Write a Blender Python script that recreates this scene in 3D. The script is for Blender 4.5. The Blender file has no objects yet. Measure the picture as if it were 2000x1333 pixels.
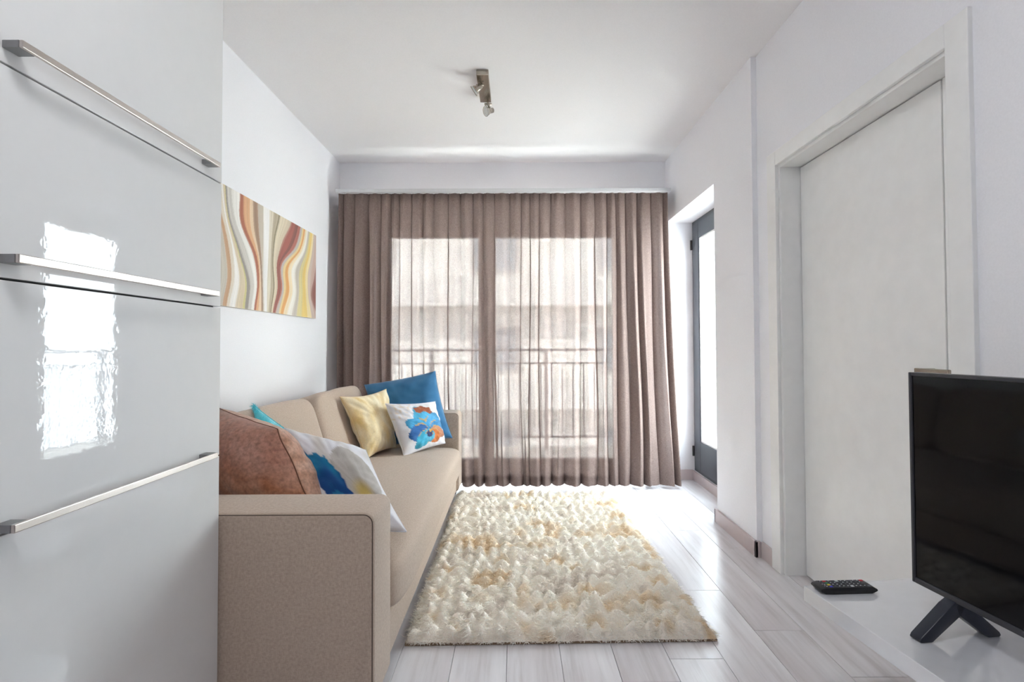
import bpy, bmesh, math, random
import numpy as np
from mathutils import Matrix, Vector, noise as mnoise

random.seed(7)
RNG = np.random.default_rng(7)
scene = bpy.context.scene
COL = scene.collection

# ------------------------------------------------------------------ camera
cam_d = bpy.data.cameras.new('camera')
cam_d.sensor_fit = 'HORIZONTAL'
cam_d.sensor_width = 36.0
cam_d.lens = 36.0 * 970.0 / 2000.0
cam_d.shift_x = -6.0 / 2000.0
cam_d.shift_y = -9.5 / 2000.0
cam_d.clip_start = 0.02
cam_o = bpy.data.objects.new('camera', cam_d)
COL.objects.link(cam_o)
cam_o.matrix_world = (Matrix.Translation((0, 0, 1.1))
                      @ Matrix.Rotation(math.radians(90 + 1.18), 4, 'X')
                      @ Matrix.Rotation(math.radians(-0.2), 4, 'Z'))
scene.camera = cam_o

# ------------------------------------------------------------------ world, sun, exposure
world = bpy.data.worlds.new('sky')
scene.world = world
world.use_nodes = True
wn = world.node_tree.nodes
bg = wn['Background']
bg.inputs['Color'].default_value = (0.84, 0.92, 1.0, 1)
bg.inputs['Strength'].default_value = 6.0

sun_d = bpy.data.lights.new('sun', 'SUN')
sun_d.energy = 9.0
sun_d.angle = math.radians(1.0)
sun_d.color = (1.0, 0.98, 0.95)
sun_o = bpy.data.objects.new('sun', sun_d)
COL.objects.link(sun_o)
sun_o.rotation_euler = Vector((0.62, 0.45, -0.62)).to_track_quat('-Z', 'Y').to_euler()

def portal(name, loc, direction, sx, sy):
    d = bpy.data.lights.new(name, 'AREA')
    d.shape = 'RECTANGLE'
    d.size, d.size_y = sx, sy
    d.cycles.is_portal = True
    o = bpy.data.objects.new(name, d)
    COL.objects.link(o)
    o.location = loc
    o.rotation_euler = Vector(direction).to_track_quat('-Z', 'Z').to_euler()
portal('daylight_portal_window', (-0.11, 4.33, 1.08), (0, -1, 0), 2.1, 2.1)
portal('daylight_portal_door', (1.63, 3.61, 1.1), (-1, 0, 0), 0.96, 2.1)

vs = scene.view_settings
vs.view_transform = 'Standard'
vs.look = 'None'
vs.gamma = 1.0
vs.use_curve_mapping = False
vs.exposure = 2.43
scene.cycles.max_bounces = 9
scene.cycles.diffuse_bounces = 6
scene.cycles.glossy_bounces = 4
scene.cycles.transparent_max_bounces = 10
scene.cycles.sample_clamp_indirect = 8.0
scene.cycles.use_light_tree = False

# ------------------------------------------------------------------ helpers
def lin(r, g, b):
    def f(c):
        c /= 255.0
        return c / 12.92 if c <= 0.04045 else ((c + 0.055) / 1.055) ** 2.4
    return (f(r), f(g), f(b))

class NT:
    """small wrapper for building node materials"""
    def __init__(self, name):
        self.m = bpy.data.materials.new(name)
        self.m.use_nodes = True
        self.t = self.m.node_tree
        self.p = self.t.nodes['Principled BSDF']
        self.out = self.t.nodes['Material Output']
    def n(self, kind, **kw):
        nd = self.t.nodes.new(kind)
        for k, v in kw.items():
            if k in nd.inputs.keys():
                nd.inputs[k].default_value = v
            else:
                setattr(nd, k, v)
        return nd
    def l(self, a, b):
        self.t.links.new(a, b)
    def coords(self, kind='Object', scale=(1, 1, 1)):
        tc = self.n('ShaderNodeTexCoord')
        mp = self.n('ShaderNodeMapping')
        mp.inputs['Scale'].default_value = scale
        self.l(tc.outputs[kind], mp.inputs['Vector'])
        return mp.outputs['Vector']
    def noise(self, vec, scale, detail=4.0, rough=0.55):
        nd = self.n('ShaderNodeTexNoise')
        nd.inputs['Scale'].default_value = scale
        nd.inputs['Detail'].default_value = detail
        nd.inputs['Roughness'].default_value = rough
        self.l(vec, nd.inputs['Vector'])
        return nd.outputs['Fac']
    def ramp(self, fac, stops):
        nd = self.n('ShaderNodeValToRGB')
        cr = nd.color_ramp
        while len(cr.elements) < len(stops):
            cr.elements.new(0.5)
        for e, (p, c) in zip(cr.elements, stops):
            e.position = p
            e.color = (*c, 1)
        self.l(fac, nd.inputs['Fac'])
        return nd.outputs['Color']
    def bump(self, height, strength, dist=0.01):
        nd = self.n('ShaderNodeBump')
        nd.inputs['Strength'].default_value = strength
        nd.inputs['Distance'].default_value = dist
        self.l(height, nd.inputs['Height'])
        self.l(nd.outputs['Normal'], self.p.inputs['Normal'])
        return nd
    def set(self, **kw):
        for k, v in kw.items():
            self.p.inputs[k.replace('_', ' ')].default_value = v

def plain(name, col, rough=0.5, metal=0.0, bump=0.0, bscale=60.0, coat=0.0, spec=0.5):
    t = NT(name)
    t.set(Base_Color=(*col, 1), Roughness=rough, Metallic=metal, Coat_Weight=coat, Specular_IOR_Level=spec)
    v = t.coords('Object')
    f = t.noise(v, bscale, 3)
    c2 = tuple(x * 0.96 for x in col)
    t.l(t.ramp(f, [(0.3, c2), (0.7, col)]), t.p.inputs['Base Color'])
    if bump:
        t.bump(f, bump, 0.002)
    return t.m

def mesh_obj(name, verts, faces, mat, parent=None, smooth=False, colors=None, local=False):
    me = bpy.data.meshes.new(name)
    me.from_pydata([tuple(v) for v in verts], [], [tuple(f) for f in faces])
    if smooth:
        me.polygons.foreach_set('use_smooth', [True] * len(me.polygons))
    if colors is not None:
        ca = me.color_attributes.new('print', 'FLOAT_COLOR', 'POINT')
        arr = np.ones((len(verts), 4), dtype=np.float32)
        arr[:, :3] = colors
        ca.data.foreach_set('color', arr.ravel())
    return link(name, me, mat, parent, local)

ROOTM = {}
def link(name, me, mat, parent=None, local=False):
    o = bpy.data.objects.new(name, me)
    COL.objects.link(o)
    if mat is not None and not me.materials:
        me.materials.append(mat)
    if parent is not None:
        o.parent = parent
        if not local and parent.name in ROOTM:
            o.matrix_parent_inverse = ROOTM[parent.name].inverted()
    if parent is None or parent.name not in ROOTM:
        pass
    else:
        ROOTM[o.name] = ROOTM[parent.name] if local else Matrix.Identity(4)
    return o

def thing(name, label, cat, loc=(0, 0, 0), rz=0.0, group=None, kind=None):
    o = bpy.data.objects.new(name, None)
    COL.objects.link(o)
    o.empty_display_size = 0.1
    o.location = loc
    o.rotation_euler = (0, 0, rz)
    ROOTM[o.name] = Matrix.Translation(loc) @ Matrix.Rotation(rz, 4, 'Z')
    return tag(o, label, cat, group, kind)

def tag(o, label, cat, group=None, kind=None):
    o['label'] = label
    o['category'] = cat
    if group:
        o['group'] = group
    if kind:
        o['kind'] = kind
    return o

def bm_box(bm, x0, x1, y0, y1, z0, z1, bevel=0.0, seg=2):
    vs_ = [bm.verts.new(p) for p in ((x0, y0, z0), (x1, y0, z0), (x1, y1, z0), (x0, y1, z0),
                                     (x0, y0, z1), (x1, y0, z1), (x1, y1, z1), (x0, y1, z1))]
    fs = [bm.faces.new([vs_[i] for i in q]) for q in
          ((0, 3, 2, 1), (4, 5, 6, 7), (0, 1, 5, 4), (1, 2, 6, 5), (2, 3, 7, 6), (3, 0, 4, 7))]
    if bevel:
        es = {e for f in fs for e in f.edges}
        bmesh.ops.bevel(bm, geom=list(es), offset=bevel, segments=seg, profile=0.5, affect='EDGES')

def bm_done(name, bm, mat, parent=None, smooth=False, local=False):
    me = bpy.data.meshes.new(name)
    bmesh.ops.recalc_face_normals(bm, faces=bm.faces)
    bm.to_mesh(me)
    bm.free()
    if smooth:
        me.polygons.foreach_set('use_smooth', [True] * len(me.polygons))
        try:
            me.set_sharp_from_angle(angle=math.radians(35))
        except Exception:
            pass
    return link(name, me, mat, parent, local)

def box(name, x0, x1, y0, y1, z0, z1, mat, parent=None, bevel=0.0, seg=2, local=False):
    bm = bmesh.new()
    bm_box(bm, x0, x1, y0, y1, z0, z1, bevel, seg)
    return bm_done(name, bm, mat, parent, smooth=bevel > 0.006, local=local)

def boxes(name, lst, mat, parent=None, bevel=0.0, local=False):
    bm = bmesh.new()
    for b in lst:
        bm_box(bm, *b, bevel)
    return bm_done(name, bm, mat, parent, smooth=bevel > 0.006, local=local)

def tube_data(path, r, n=8, closed=False):
    path = [Vector(p) for p in path]
    verts, faces = [], []
    m = len(path)
    up = None
    for i, p in enumerate(path):
        a = path[(i - 1) % m] if (closed or i > 0) else p
        b = path[(i + 1) % m] if (closed or i < m - 1) else p
        t = (b - a).normalized()
        if up is None:
            up = Vector((0, 0, 1)) if abs(t.z) < 0.9 else Vector((1, 0, 0))
        s = t.cross(up).normalized()
        up = s.cross(t).normalized()
        for k in range(n):
            an = 2 * math.pi * k / n
            verts.append(p + s * (r * math.cos(an)) + up * (r * math.sin(an)))
    for i in range(m if closed else m - 1):
        j = (i + 1) % m
        for k in range(n):
            k2 = (k + 1) % n
            faces.append((i * n + k, i * n + k2, j * n + k2, j * n + k))
    if not closed:
        faces.append(tuple(range(n))[::-1])
        faces.append(tuple((m - 1) * n + k for k in range(n)))
    return verts, faces

def tube(name, path, r, mat, parent=None, n=8, closed=False, local=False):
    v, f = tube_data(path, r, n, closed)
    return mesh_obj(name, v, f, mat, parent, smooth=True, local=local)

def lathe(name, prof, mat, parent, M=Matrix.Identity(4), n=24, local=False):
    """prof: list of (r, z) ; axis local z ; M places it"""
    verts, faces = [], []
    for r, z in prof:
        for k in range(n):
            a = 2 * math.pi * k / n
            verts.append(M @ Vector((r * math.cos(a), r * math.sin(a), z)))
    for i in range(len(prof) - 1):
        for k in range(n):
            k2 = (k + 1) % n
            faces.append((i * n + k, i * n + k2, (i + 1) * n + k2, (i + 1) * n + k))
    faces.append(tuple(range(n))[::-1])
    faces.append(tuple((len(prof) - 1) * n + k for k in range(n)))
    return mesh_obj(name, verts, faces, mat, parent, smooth=True, local=local)

# ------------------------------------------------------------------ materials
M_wall = plain('white_wall_paint', lin(246, 246, 250), 0.75, bump=0.08, bscale=180)
M_ceil = plain('white_ceiling_paint', lin(242, 240, 241), 0.85, bump=0.06, bscale=180)
M_base = plain('pale_pinkish_skirting', lin(205, 192, 192), 0.45, bscale=25)
M_door = plain('white_door_lacquer', lin(244, 244, 243), 0.30, bscale=15)
M_anth = plain('anthracite_frame', lin(72, 77, 86), 0.38, bscale=80)
M_black = plain('black_plastic', (0.012, 0.012, 0.014), 0.38)
M_bead = plain('white_glazing_bead', lin(235, 235, 235), 0.4)
M_chrome = plain('satin_nickel', lin(176, 168, 156), 0.25, metal=1.0, bscale=120)
M_steel = plain('brushed_steel_handle', lin(206, 198, 190), 0.34, metal=1.0, bscale=200)
M_steel_d = plain('handle_end_steel', lin(150, 150, 150), 0.38, metal=1.0, bscale=200)
M_rail = plain('white_curtain_rail', lin(222, 223, 226), 0.5)
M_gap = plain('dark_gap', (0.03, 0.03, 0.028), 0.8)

def gloss_white(name, col, coat=1.0, wave=0.0, rough=0.5, cior=1.5):
    t = NT(name)
    t.set(Base_Color=(*col, 1), Roughness=rough, Coat_Weight=coat, Coat_Roughness=0.015, Coat_IOR=cior, Specular_IOR_Level=0.2)
    v = t.coords('Object')
    f = t.noise(v, 30, 2)
    t.l(t.ramp(f, [(0.3, tuple(x * 0.985 for x in col)), (0.7, col)]), t.p.inputs['Base Color'])
    if wave:
        nd = t.n('ShaderNodeBump')
        nd.inputs['Strength'].default_value = wave
        nd.inputs['Distance'].default_value = 0.002
        t.l(t.noise(v, 55, 2), nd.inputs['Height'])
        t.l(nd.outputs['Normal'], t.p.inputs['Coat Normal'])
    return t.m
M_cab = gloss_white('high_gloss_white_front', lin(222, 221, 220), 1.0, 0.05, cior=1.32)
M_stand = plain('gloss_white_bench_top', lin(228, 230, 235), 0.03, bscale=20, spec=1.0)
M_stand.node_tree.nodes['Principled BSDF'].inputs['IOR'].default_value = 2.1

def glass_mat(name, tint=(0.94, 0.965, 0.955)):
    t = NT(name)
    t.t.nodes.remove(t.p)
    tr = t.n('ShaderNodeBsdfTransparent')
    tr.inputs['Color'].default_value = (*tint, 1)
    gl = t.n('ShaderNodeBsdfGlossy')
    gl.inputs['Roughness'].default_value = 0.0
    lw = t.n('ShaderNodeLayerWeight')
    lw.inputs['Blend'].default_value = 0.5
    pw5 = t.n('ShaderNodeMath', operation='POWER'); pw5.inputs[1].default_value = 5.0
    t.l(lw.outputs['Facing'], pw5.inputs[0])
    ma = t.n('ShaderNodeMath', operation='MULTIPLY_ADD')
    ma.inputs[1].default_value = 0.95; ma.inputs[2].default_value = 0.03
    t.l(pw5.outputs[0], ma.inputs[0])
    mx = t.n('ShaderNodeMixShader')
    t.l(ma.outputs[0], mx.inputs['Fac'])
    t.l(tr.outputs['BSDF'], mx.inputs[1])
    t.l(gl.outputs['BSDF'], mx.inputs[2])
    t.l(mx.outputs['Shader'], t.out.inputs['Surface'])
    return t.m
M_glass = glass_mat('clear_window_glass')

def wood_floor():
    t = NT('pale_grey_laminate')
    oi = t.n('ShaderNodeObjectInfo')
    tc = t.n('ShaderNodeTexCoord')
    add = t.n('ShaderNodeVectorMath', operation='ADD')
    mul = t.n('ShaderNodeVectorMath', operation='SCALE')
    mul.inputs['Scale'].default_value = 37.0
    cb = t.n('ShaderNodeCombineXYZ')
    t.l(oi.outputs['Random'], cb.inputs['X'])
    t.l(oi.outputs['Random'], cb.inputs['Y'])
    t.l(cb.outputs['Vector'], mul.inputs[0])
    t.l(tc.outputs['Object'], add.inputs[0])
    t.l(mul.outputs['Vector'], add.inputs[1])
    mp = t.n('ShaderNodeMapping')
    mp.inputs['Scale'].default_value = (26, 1.6, 1)
    t.l(add.outputs['Vector'], mp.inputs['Vector'])
    f1 = t.noise(mp.outputs['Vector'], 1.0, 8, 0.65)
    mp2 = t.n('ShaderNodeMapping')
    mp2.inputs['Scale'].default_value = (7, 0.9, 1)
    t.l(add.outputs['Vector'], mp2.inputs['Vector'])
    f2 = t.noise(mp2.outputs['Vector'], 1.0, 3)
    c1 = t.ramp(f1, [(0.28, lin(204, 200, 202)), (0.5, lin(226, 224, 227)), (0.72, lin(234, 232, 235))])
    c2 = t.ramp(f2, [(0.35, lin(238, 234, 234)), (0.62, lin(255, 255, 255))])
    mx = t.n('ShaderNodeMix', data_type='RGBA', blend_type='MULTIPLY')
    mx.inputs[0].default_value = 1.0
    t.l(c1, mx.inputs[6]); t.l(c2, mx.inputs[7])
    hs = t.n('ShaderNodeHueSaturation')
    mr = t.n('ShaderNodeMapRange')
    mr.inputs['To Min'].default_value = 0.95
    mr.inputs['To Max'].default_value = 1.04
    t.l(oi.outputs['Random'], mr.inputs['Value'])
    t.l(mr.outputs['Result'], hs.inputs['Value'])
    t.l(mx.outputs[2], hs.inputs['Color'])
    t.l(hs.outputs['Color'], t.p.inputs['Base Color'])
    t.set(Roughness=0.27, Specular_IOR_Level=0.5)
    t.bump(f1, 0.05, 0.002)
    return t.m
M_floor = wood_floor()

def linen(name, c_lo, c_hi, bump=0.35, scale=1.0, sheen=0.2):
    t = NT(name)
    tc = t.n('ShaderNodeTexCoord')
    fs = []
    for sc in ((1500, 110, 110), (110, 1500, 110), (110, 110, 1500)):
        mp = t.n('ShaderNodeMapping')
        mp.inputs['Scale'].default_value = tuple(s * scale for s in sc)
        t.l(tc.outputs['Object'], mp.inputs['Vector'])
        fs.append(t.noise(mp.outputs['Vector'], 1.0, 2))
    a = t.n('ShaderNodeMath', operation='ADD'); t.l(fs[0], a.inputs[0]); t.l(fs[1], a.inputs[1])
    b = t.n('ShaderNodeMath', operation='ADD'); t.l(a.outputs[0], b.inputs[0]); t.l(fs[2], b.inputs[1])
    d = t.n('ShaderNodeMath', operation='DIVIDE'); t.l(b.outputs[0], d.inputs[0]); d.inputs[1].default_value = 3.0
    t.l(t.ramp(d.outputs[0], [(0.40, c_lo), (0.60, c_hi)]), t.p.inputs['Base Color'])
    t.set(Roughness=0.9, Sheen_Weight=sheen, Specular_IOR_Level=0.2)
    t.bump(d.outputs[0], bump, 0.002)
    return t.m
M_sofa = linen('beige_sofa_linen', lin(172, 153, 137), lin(197, 179, 163))
M_pipe = plain('dark_sofa_piping', lin(92, 78, 68), 0.85)

def curtain_mat():
    t = NT('taupe_translucent_linen')
    t.t.nodes.remove(t.p)
    tc = t.n('ShaderNodeTexCoord')
    fs = []
    for sc in ((700, 40, 90), (90, 40, 700)):
        mp = t.n('ShaderNodeMapping')
        mp.inputs['Scale'].default_value = sc
        t.l(tc.outputs['Object'], mp.inputs['Vector'])
        fs.append(t.noise(mp.outputs['Vector'], 1.0, 2))
    a = t.n('ShaderNodeMath', operation='ADD'); t.l(fs[0], a.inputs[0]); t.l(fs[1], a.inputs[1])
    d = t.n('ShaderNodeMath', operation='DIVIDE'); t.l(a.outputs[0], d.inputs[0]); d.inputs[1].default_value = 2.0
    col = t.ramp(d.outputs[0], [(0.38, lin(116, 100, 94)), (0.62, lin(141, 124, 118))])
    df = t.n('ShaderNodeBsdfDiffuse'); t.l(col, df.inputs['Color'])
    tl = t.n('ShaderNodeBsdfTranslucent'); t.l(col, tl.inputs['Color'])
    tr = t.n('ShaderNodeBsdfTransparent'); tr.inputs['Color'].default_value = (1.0, 0.94, 0.92, 1)
    m1 = t.n('ShaderNodeMixShader'); m1.inputs['Fac'].default_value = 0.13
    t.l(df.outputs['BSDF'], m1.inputs[1]); t.l(tl.outputs['BSDF'], m1.inputs[2])
    mr = t.n('ShaderNodeMapRange')
    mr.inputs['From Min'].default_value = 0.38; mr.inputs['From Max'].default_value = 0.62
    mr.inputs['To Min'].default_value = 0.052; mr.inputs['To Max'].default_value = 0.0075
    t.l(d.outputs[0], mr.inputs['Value'])
    m2 = t.n('ShaderNodeMixShader')
    t.l(mr.outputs['Result'], m2.inputs['Fac'])
    t.l(m1.outputs['Shader'], m2.inputs[1]); t.l(tr.outputs['BSDF'], m2.inputs[2])
    t.l(m2.outputs['Shader'], t.out.inputs['Surface'])
    return t.m
M_curt = curtain_mat()

def print_mat(name, rough=0.8, sheen=0.3, bump=0.2, bscale=300, grain=0.9):
    """flat print: colours come from the 'print' attribute"""
    t = NT(name)
    at = t.n('ShaderNodeAttribute', attribute_name='print')
    t.set(Roughness=rough, Sheen_Weight=sheen, Specular_IOR_Level=0.2)
    v = t.coords('Object')
    f = t.noise(v, bscale, 4)
    mx = t.n('ShaderNodeMix', data_type='RGBA', blend_type='MULTIPLY')
    mx.inputs[0].default_value = 1.0
    t.l(at.outputs['Color'], mx.inputs[6])
    t.l(t.ramp(f, [(0.3, (grain, grain, grain)), (0.65, (1, 1, 1))]), mx.inputs[7])
    t.l(mx.outputs[2], t.p.inputs['Base Color'])
    t.bump(f, bump, 0.002)
    return t.m

# ------------------------------------------------------------------ room shell
XL, XD, XP = -1.455, 1.285, 1.257     # left wall, right wall with the door, right pier
YB, ZC, YF = 4.11, 2.635, -2.6        # back wall, ceiling, wall behind the viewer

fl = tag(box('floor', XL - 0.1, 1.9, YF - 0.1, YB + 0.2, -0.12, -0.012, M_gap),
         'pale grey wood laminate floor of long planks running to the window', 'floor', kind='structure')
pw, pl = 0.1905, 1.04
offs = {5: 1.939, 6: 1.668, -3: 2.028}
for k in range(-8, 9):
    x0 = -0.033 + pw * k
    x1 = x0 + pw
    a0, a1 = max(x0, XL - 0.05), min(x1, 1.8)
    if a1 - a0 < 0.01:
        continue
    off = offs.get(k, 0.37 * (k * 1.7 % 1) + 0.23 * k)
    y = off - math.ceil((off - YF) / pl) * pl
    while y < YB + 0.15:
        b0, b1 = max(y, YF - 0.05), min(y + pl, YB + 0.15)
        if b1 - b0 > 0.02:
            g = 0.0007
            box('plank', a0 + g, a1 - g, b0 + g, b1 - g, -0.012, 0.0, M_floor, fl, bevel=0.0008, seg=1)
        y += pl

tag(box('ceiling', XL - 0.15, 1.95, YF - 0.15, YB + 0.25, ZC, ZC + 0.2, M_ceil),
    'plain white painted ceiling above the sofa', 'ceiling', kind='structure')
tag(box('wall_left', XL - 0.15, XL, YF - 0.15, YB + 0.2, -0.12, ZC, M_wall),
    'white wall behind the sofa with the striped canvas', 'wall', kind='structure')
WX0, WX1, WZ1 = -1.17, 0.95, 2.14     # window opening in the back wall
tag(boxes('wall_back', [(XL, WX0, YB, YB + 0.22, -0.12, ZC), (WX1, 1.62, YB, YB + 0.22, -0.12, ZC),
                        (WX0, WX1, YB, YB + 0.22, WZ1, ZC), (WX0, WX1, YB, YB + 0.22, -0.12, 0.0)], M_wall),
    'white end wall behind the drawn taupe curtain', 'wall', kind='structure')
DY0, DY1, DZ = 1.448, 2.412, 1.985     # inner door opening
NY0, NZ = 3.115, 2.122                 # niche of the glazed door
tag(boxes('wall_right', [
    (XP, 1.62, 2.61, NY0, -0.12, ZC), (XP, 1.62, NY0, YB, NZ, ZC), (1.47, 1.62, NY0, YB, -0.12, 0.075),
    (XD, 1.62, DY1, 2.61, -0.12, ZC), (XD, 1.62, DY0, DY1, DZ, ZC), (1.43, 1.62, DY0, DY1, -0.12, DZ),
    (XD, 1.9, 1.2, DY0, -0.12, ZC), (1.75, 1.9, YF, 1.2, -0.12, ZC)], M_wall),
    'white wall on the right with the flush door and balcony niche', 'wall', kind='structure')
tag(box('wall_front', XL - 0.15, 1.9, YF - 0.15, YF, -0.12, ZC, M_wall),
    'white wall closing the room opposite the curtain', 'wall', kind='structure')

# skirting
tag(boxes('baseboard_right', [(XP - 0.014, XP, 2.596, NY0 + 0.014, 0, 0.082), (XP - 0.014, XD - 0.014, 2.596, 2.61, 0, 0.082),
                              (XD - 0.014, XD, 2.487, 2.596, 0, 0.082), (XP - 0.014, 1.456, NY0, NY0 + 0.014, 0, 0.082),
                              (1.456, 1.47, NY0, YB, 0, 0.075)], M_base, bevel=0.0015),
    'pale pinkish skirting board wrapping the right pier and niche', 'skirting board', kind='structure')
tag(boxes('baseboard_back', [(WX1, 1.456, YB - 0.014, YB, 0, 0.082), (XL, WX0, YB - 0.014, YB, 0, 0.082)], M_base, bevel=0.0015),
    'pale pinkish skirting board on the wall beside the curtain', 'skirting board', kind='structure')
tag(box('baseboard_left', XL, XL + 0.014, 1.44, YB - 0.014, 0, 0.082, M_base, bevel=0.0015),
    'pale skirting board along the wall behind the sofa', 'skirting board', kind='structure')

# ------------------------------------------------------------------ inner door
d1 = thing('door_1', 'flush white interior door in a wide white casing behind the television', 'door', (1.36, 1.9, 0), kind='structure')
CX = 1.271
boxes('casing', [(CX, XD + 0.002, DY1 - 0.005, 2.487, 0, 2.05), (CX, XD + 0.002, 1.374, DY0 + 0.002, 0, 2.05),
                 (CX, XD + 0.002, DY0 + 0.002, DY1 - 0.005, DZ - 0.006, 2.05)], M_door, d1, bevel=0.002)
boxes('jamb', [(XD + 0.002, 1.43, DY1 - 0.02, DY1, 0, DZ), (XD + 0.002, 1.43, DY0, DY0 + 0.02, 0, DZ),
               (XD + 0.002, 1.43, DY0 + 0.02, DY1 - 0.02, DZ - 0.02, DZ)], M_door, d1, bevel=0.0015)
box('leaf', 1.384, 1.424, 1.596, DY1 - 0.0235, 0.006, DZ - 0.0245, M_door, d1, bevel=0.002)
box('rebate', 1.386, 1.424, DY0 + 0.021, 1.592, 0.0, DZ - 0.0215, M_door, d1, bevel=0.002)
box('door_gap_shade', 1.4255, 1.4295, DY0 + 0.021, DY1 - 0.021, 0.001, DZ - 0.021, M_gap, d1)  # dark sheet that paints the shade in the gap around the leaf
hd = box('handle', 1.318, 1.330, 1.515, 1.645, 1.005, 1.024, M_chrome, d1, bevel=0.003)
box('handle_neck', 1.329, 1.378, 1.628, 1.645, 1.006, 1.023, M_chrome, hd, bevel=0.003)
box('handle_plate', 1.376, 1.384, 1.612, 1.662, 0.962, 1.012, M_chrome, d1, bevel=0.003)

# ------------------------------------------------------------------ glazed balcony door (right niche)
d2 = thing('door_2', 'anthracite framed glazed balcony door deep in the right niche', 'door', (1.5, 3.6, 0.08), kind='structure')
GX0, GX1 = 1.462, 1.502
gy0, gy1, gz0, gz1 = NY0, YB, 0.076, NZ
boxes('frame', [(GX0 + 0.012, GX1, gy0, gy0 + 0.05, gz0, gz1), (GX0 + 0.012, GX1, gy1 - 0.05, gy1, gz0, gz1),
                (GX0 + 0.012, GX1, gy0 + 0.05, gy1 - 0.05, gz1 - 0.05, gz1), (GX0 + 0.012, GX1, gy0 + 0.05, gy1 - 0.05, gz0, gz0 + 0.04)],
      M_anth, d2, bevel=0.003)
s0, s1, t0, t1 = gy0 + 0.035, gy1 - 0.035, gz0 + 0.03, gz1 - 0.035
GY0, GY1, GZ0, GZ1 = 3.27, 3.945, 0.335, 1.962
boxes('sash', [(GX0, GX1 - 0.012, s0, GY0, t0, t1), (GX0, GX1 - 0.012, GY1, s1, t0, t1),
               (GX0, GX1 - 0.012, GY0, GY1, GZ1, t1), (GX0, GX1 - 0.012, GY0, GY1, t0, GZ0)], M_anth, d2, bevel=0.004)
boxes('glazing_bead', [(GX0 + 0.006, GX0 + 0.02, GY0, GY0 + 0.016, GZ0, GZ1), (GX0 + 0.006, GX0 + 0.02, GY1 - 0.016, GY1, GZ0, GZ1),
                       (GX0 + 0.006, GX0 + 0.02, GY0 + 0.016, GY1 - 0.016, GZ1 - 0.016, GZ1),
                       (GX0 + 0.006, GX0 + 0.02, GY0 + 0.016, GY1 - 0.016, GZ0, GZ0 + 0.016)], M_bead, d2, bevel=0.003)
box('pane', GX0 + 0.018, GX0 + 0.024, GY0 + 0.008, GY1 - 0.008, GZ0 + 0.008, GZ1 - 0.008, M_glass, d2)
for z in (0.24, 1.93):
    tube('hinge', [(GX0 - 0.004, s1 + 0.010, z - 0.04), (GX0 - 0.004, s1 + 0.010, z + 0.04)], 0.009, M_black, d2, n=10)

# ------------------------------------------------------------------ french window behind the curtain
w1 = thing('window_1', 'two leaf glazed balcony window glowing through the taupe curtain', 'window', (-0.11, 4.26, 0), kind='structure')
FY0, FY1 = 4.22, 4.29
boxes('frame', [(WX0, WX0 + 0.05, FY0, FY1, 0, WZ1), (WX1 - 0.05, WX1, FY0, FY1, 0, WZ1),
                (WX0 + 0.05, WX1 - 0.05, FY0, FY1, WZ1 - 0.05, WZ1), (WX0 + 0.05, WX1 - 0.05, FY0, FY1, 0, 0.045)], M_anth, w1, bevel=0.003)
for a, b in ((WX0 + 0.05, -0.243), (-0.243, WX1 - 0.05)):
    p0, p1 = a + 0.062, b - 0.066
    sh = boxes('sash', [(a, p0, FY0 - 0.015, FY1 - 0.02, 0.045, WZ1 - 0.05), (p1, b, FY0 - 0.015, FY1 - 0.02, 0.045, WZ1 - 0.05),
                        (p0, p1, FY0 - 0.015, FY1 - 0.02, 2.03, WZ1 - 0.05), (p0, p1, FY0 - 0.015, FY1 - 0.02, 0.045, 0.15)], M_anth, w1, bevel=0.003)
    box('pane', p0 - 0.008, p1 + 0.008, 4.235, 4.241, 0.14, 2.04, M_glass, sh)

# ------------------------------------------------------------------ outside: balcony, railing, houses
M_tile = plain('balcony_tile', lin(205, 200, 192), 0.6, bscale=12)
M_grey = plain('railing_steel', lin(140, 142, 146), 0.5)
M_fac = plain('white_render', lin(238, 236, 232), 0.85, bscale=3)
M_fac2 = plain('grey_render', lin(196, 194, 192), 0.85, bscale=3)
M_win = plain('sky_reflection_pane', lin(168, 174, 180), 0.2, bscale=2)  # light grey stands in for sky reflected in the panes
M_ground = plain('street_paving', lin(150, 148, 144), 0.9, bscale=2)
tag(boxes('balcony_floor', [(-2.3, 3.0, YB + 0.22, 5.7, -0.2, -0.04), (1.62, 3.0, 1.0, YB + 0.22, -0.2, -0.04)], M_tile),
    'tiled balcony floor outside the windows', 'balcony', kind='structure')
def railing(label, p0, p1):
    p0, p1 = Vector(p0), Vector(p1)
    r = thing('balcony_railing', label, 'railing', tuple(p0), group=None)
    d = p1 - p0
    L = d.length
    d.normalize()
    for z, rr in ((1.10, 0.014), (0.95, 0.008), (0.12, 0.012)):
        tube('rail', [p0 + Vector((0, 0, z)), p1 + Vector((0, 0, z))], rr, M_grey, r, n=8)
    k = max(2, int(round(L / 1.2)))
    for i in range(k + 1):
        q = p0 + d * (L * i / k)
        tube('post', [q, q + Vector((0, 0, 1.10))], 0.020, M_grey, r, n=8)
    m = int(L / 0.12)
    proto = None
    for i in range(1, m):
        q = p0 + d * (L * i / m)
        if proto is None:
            proto = tube('baluster', [(0, 0, 0.12), (0, 0, 0.95)], 0.007, M_grey, None, n=6)
            me = proto.data
            bpy.data.objects.remove(proto)
        b = bpy.data.objects.new('baluster', me)
        COL.objects.link(b)
        b.parent = r
        b.location = q - p0
railing('grey steel balcony railing outside the curtained window', (-2.25, 5.62, -0.04), (2.95, 5.62, -0.04))
railing('grey steel balcony railing outside the glazed side door', (2.95, 1.05, -0.04), (2.95, 5.57, -0.04))

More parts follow.
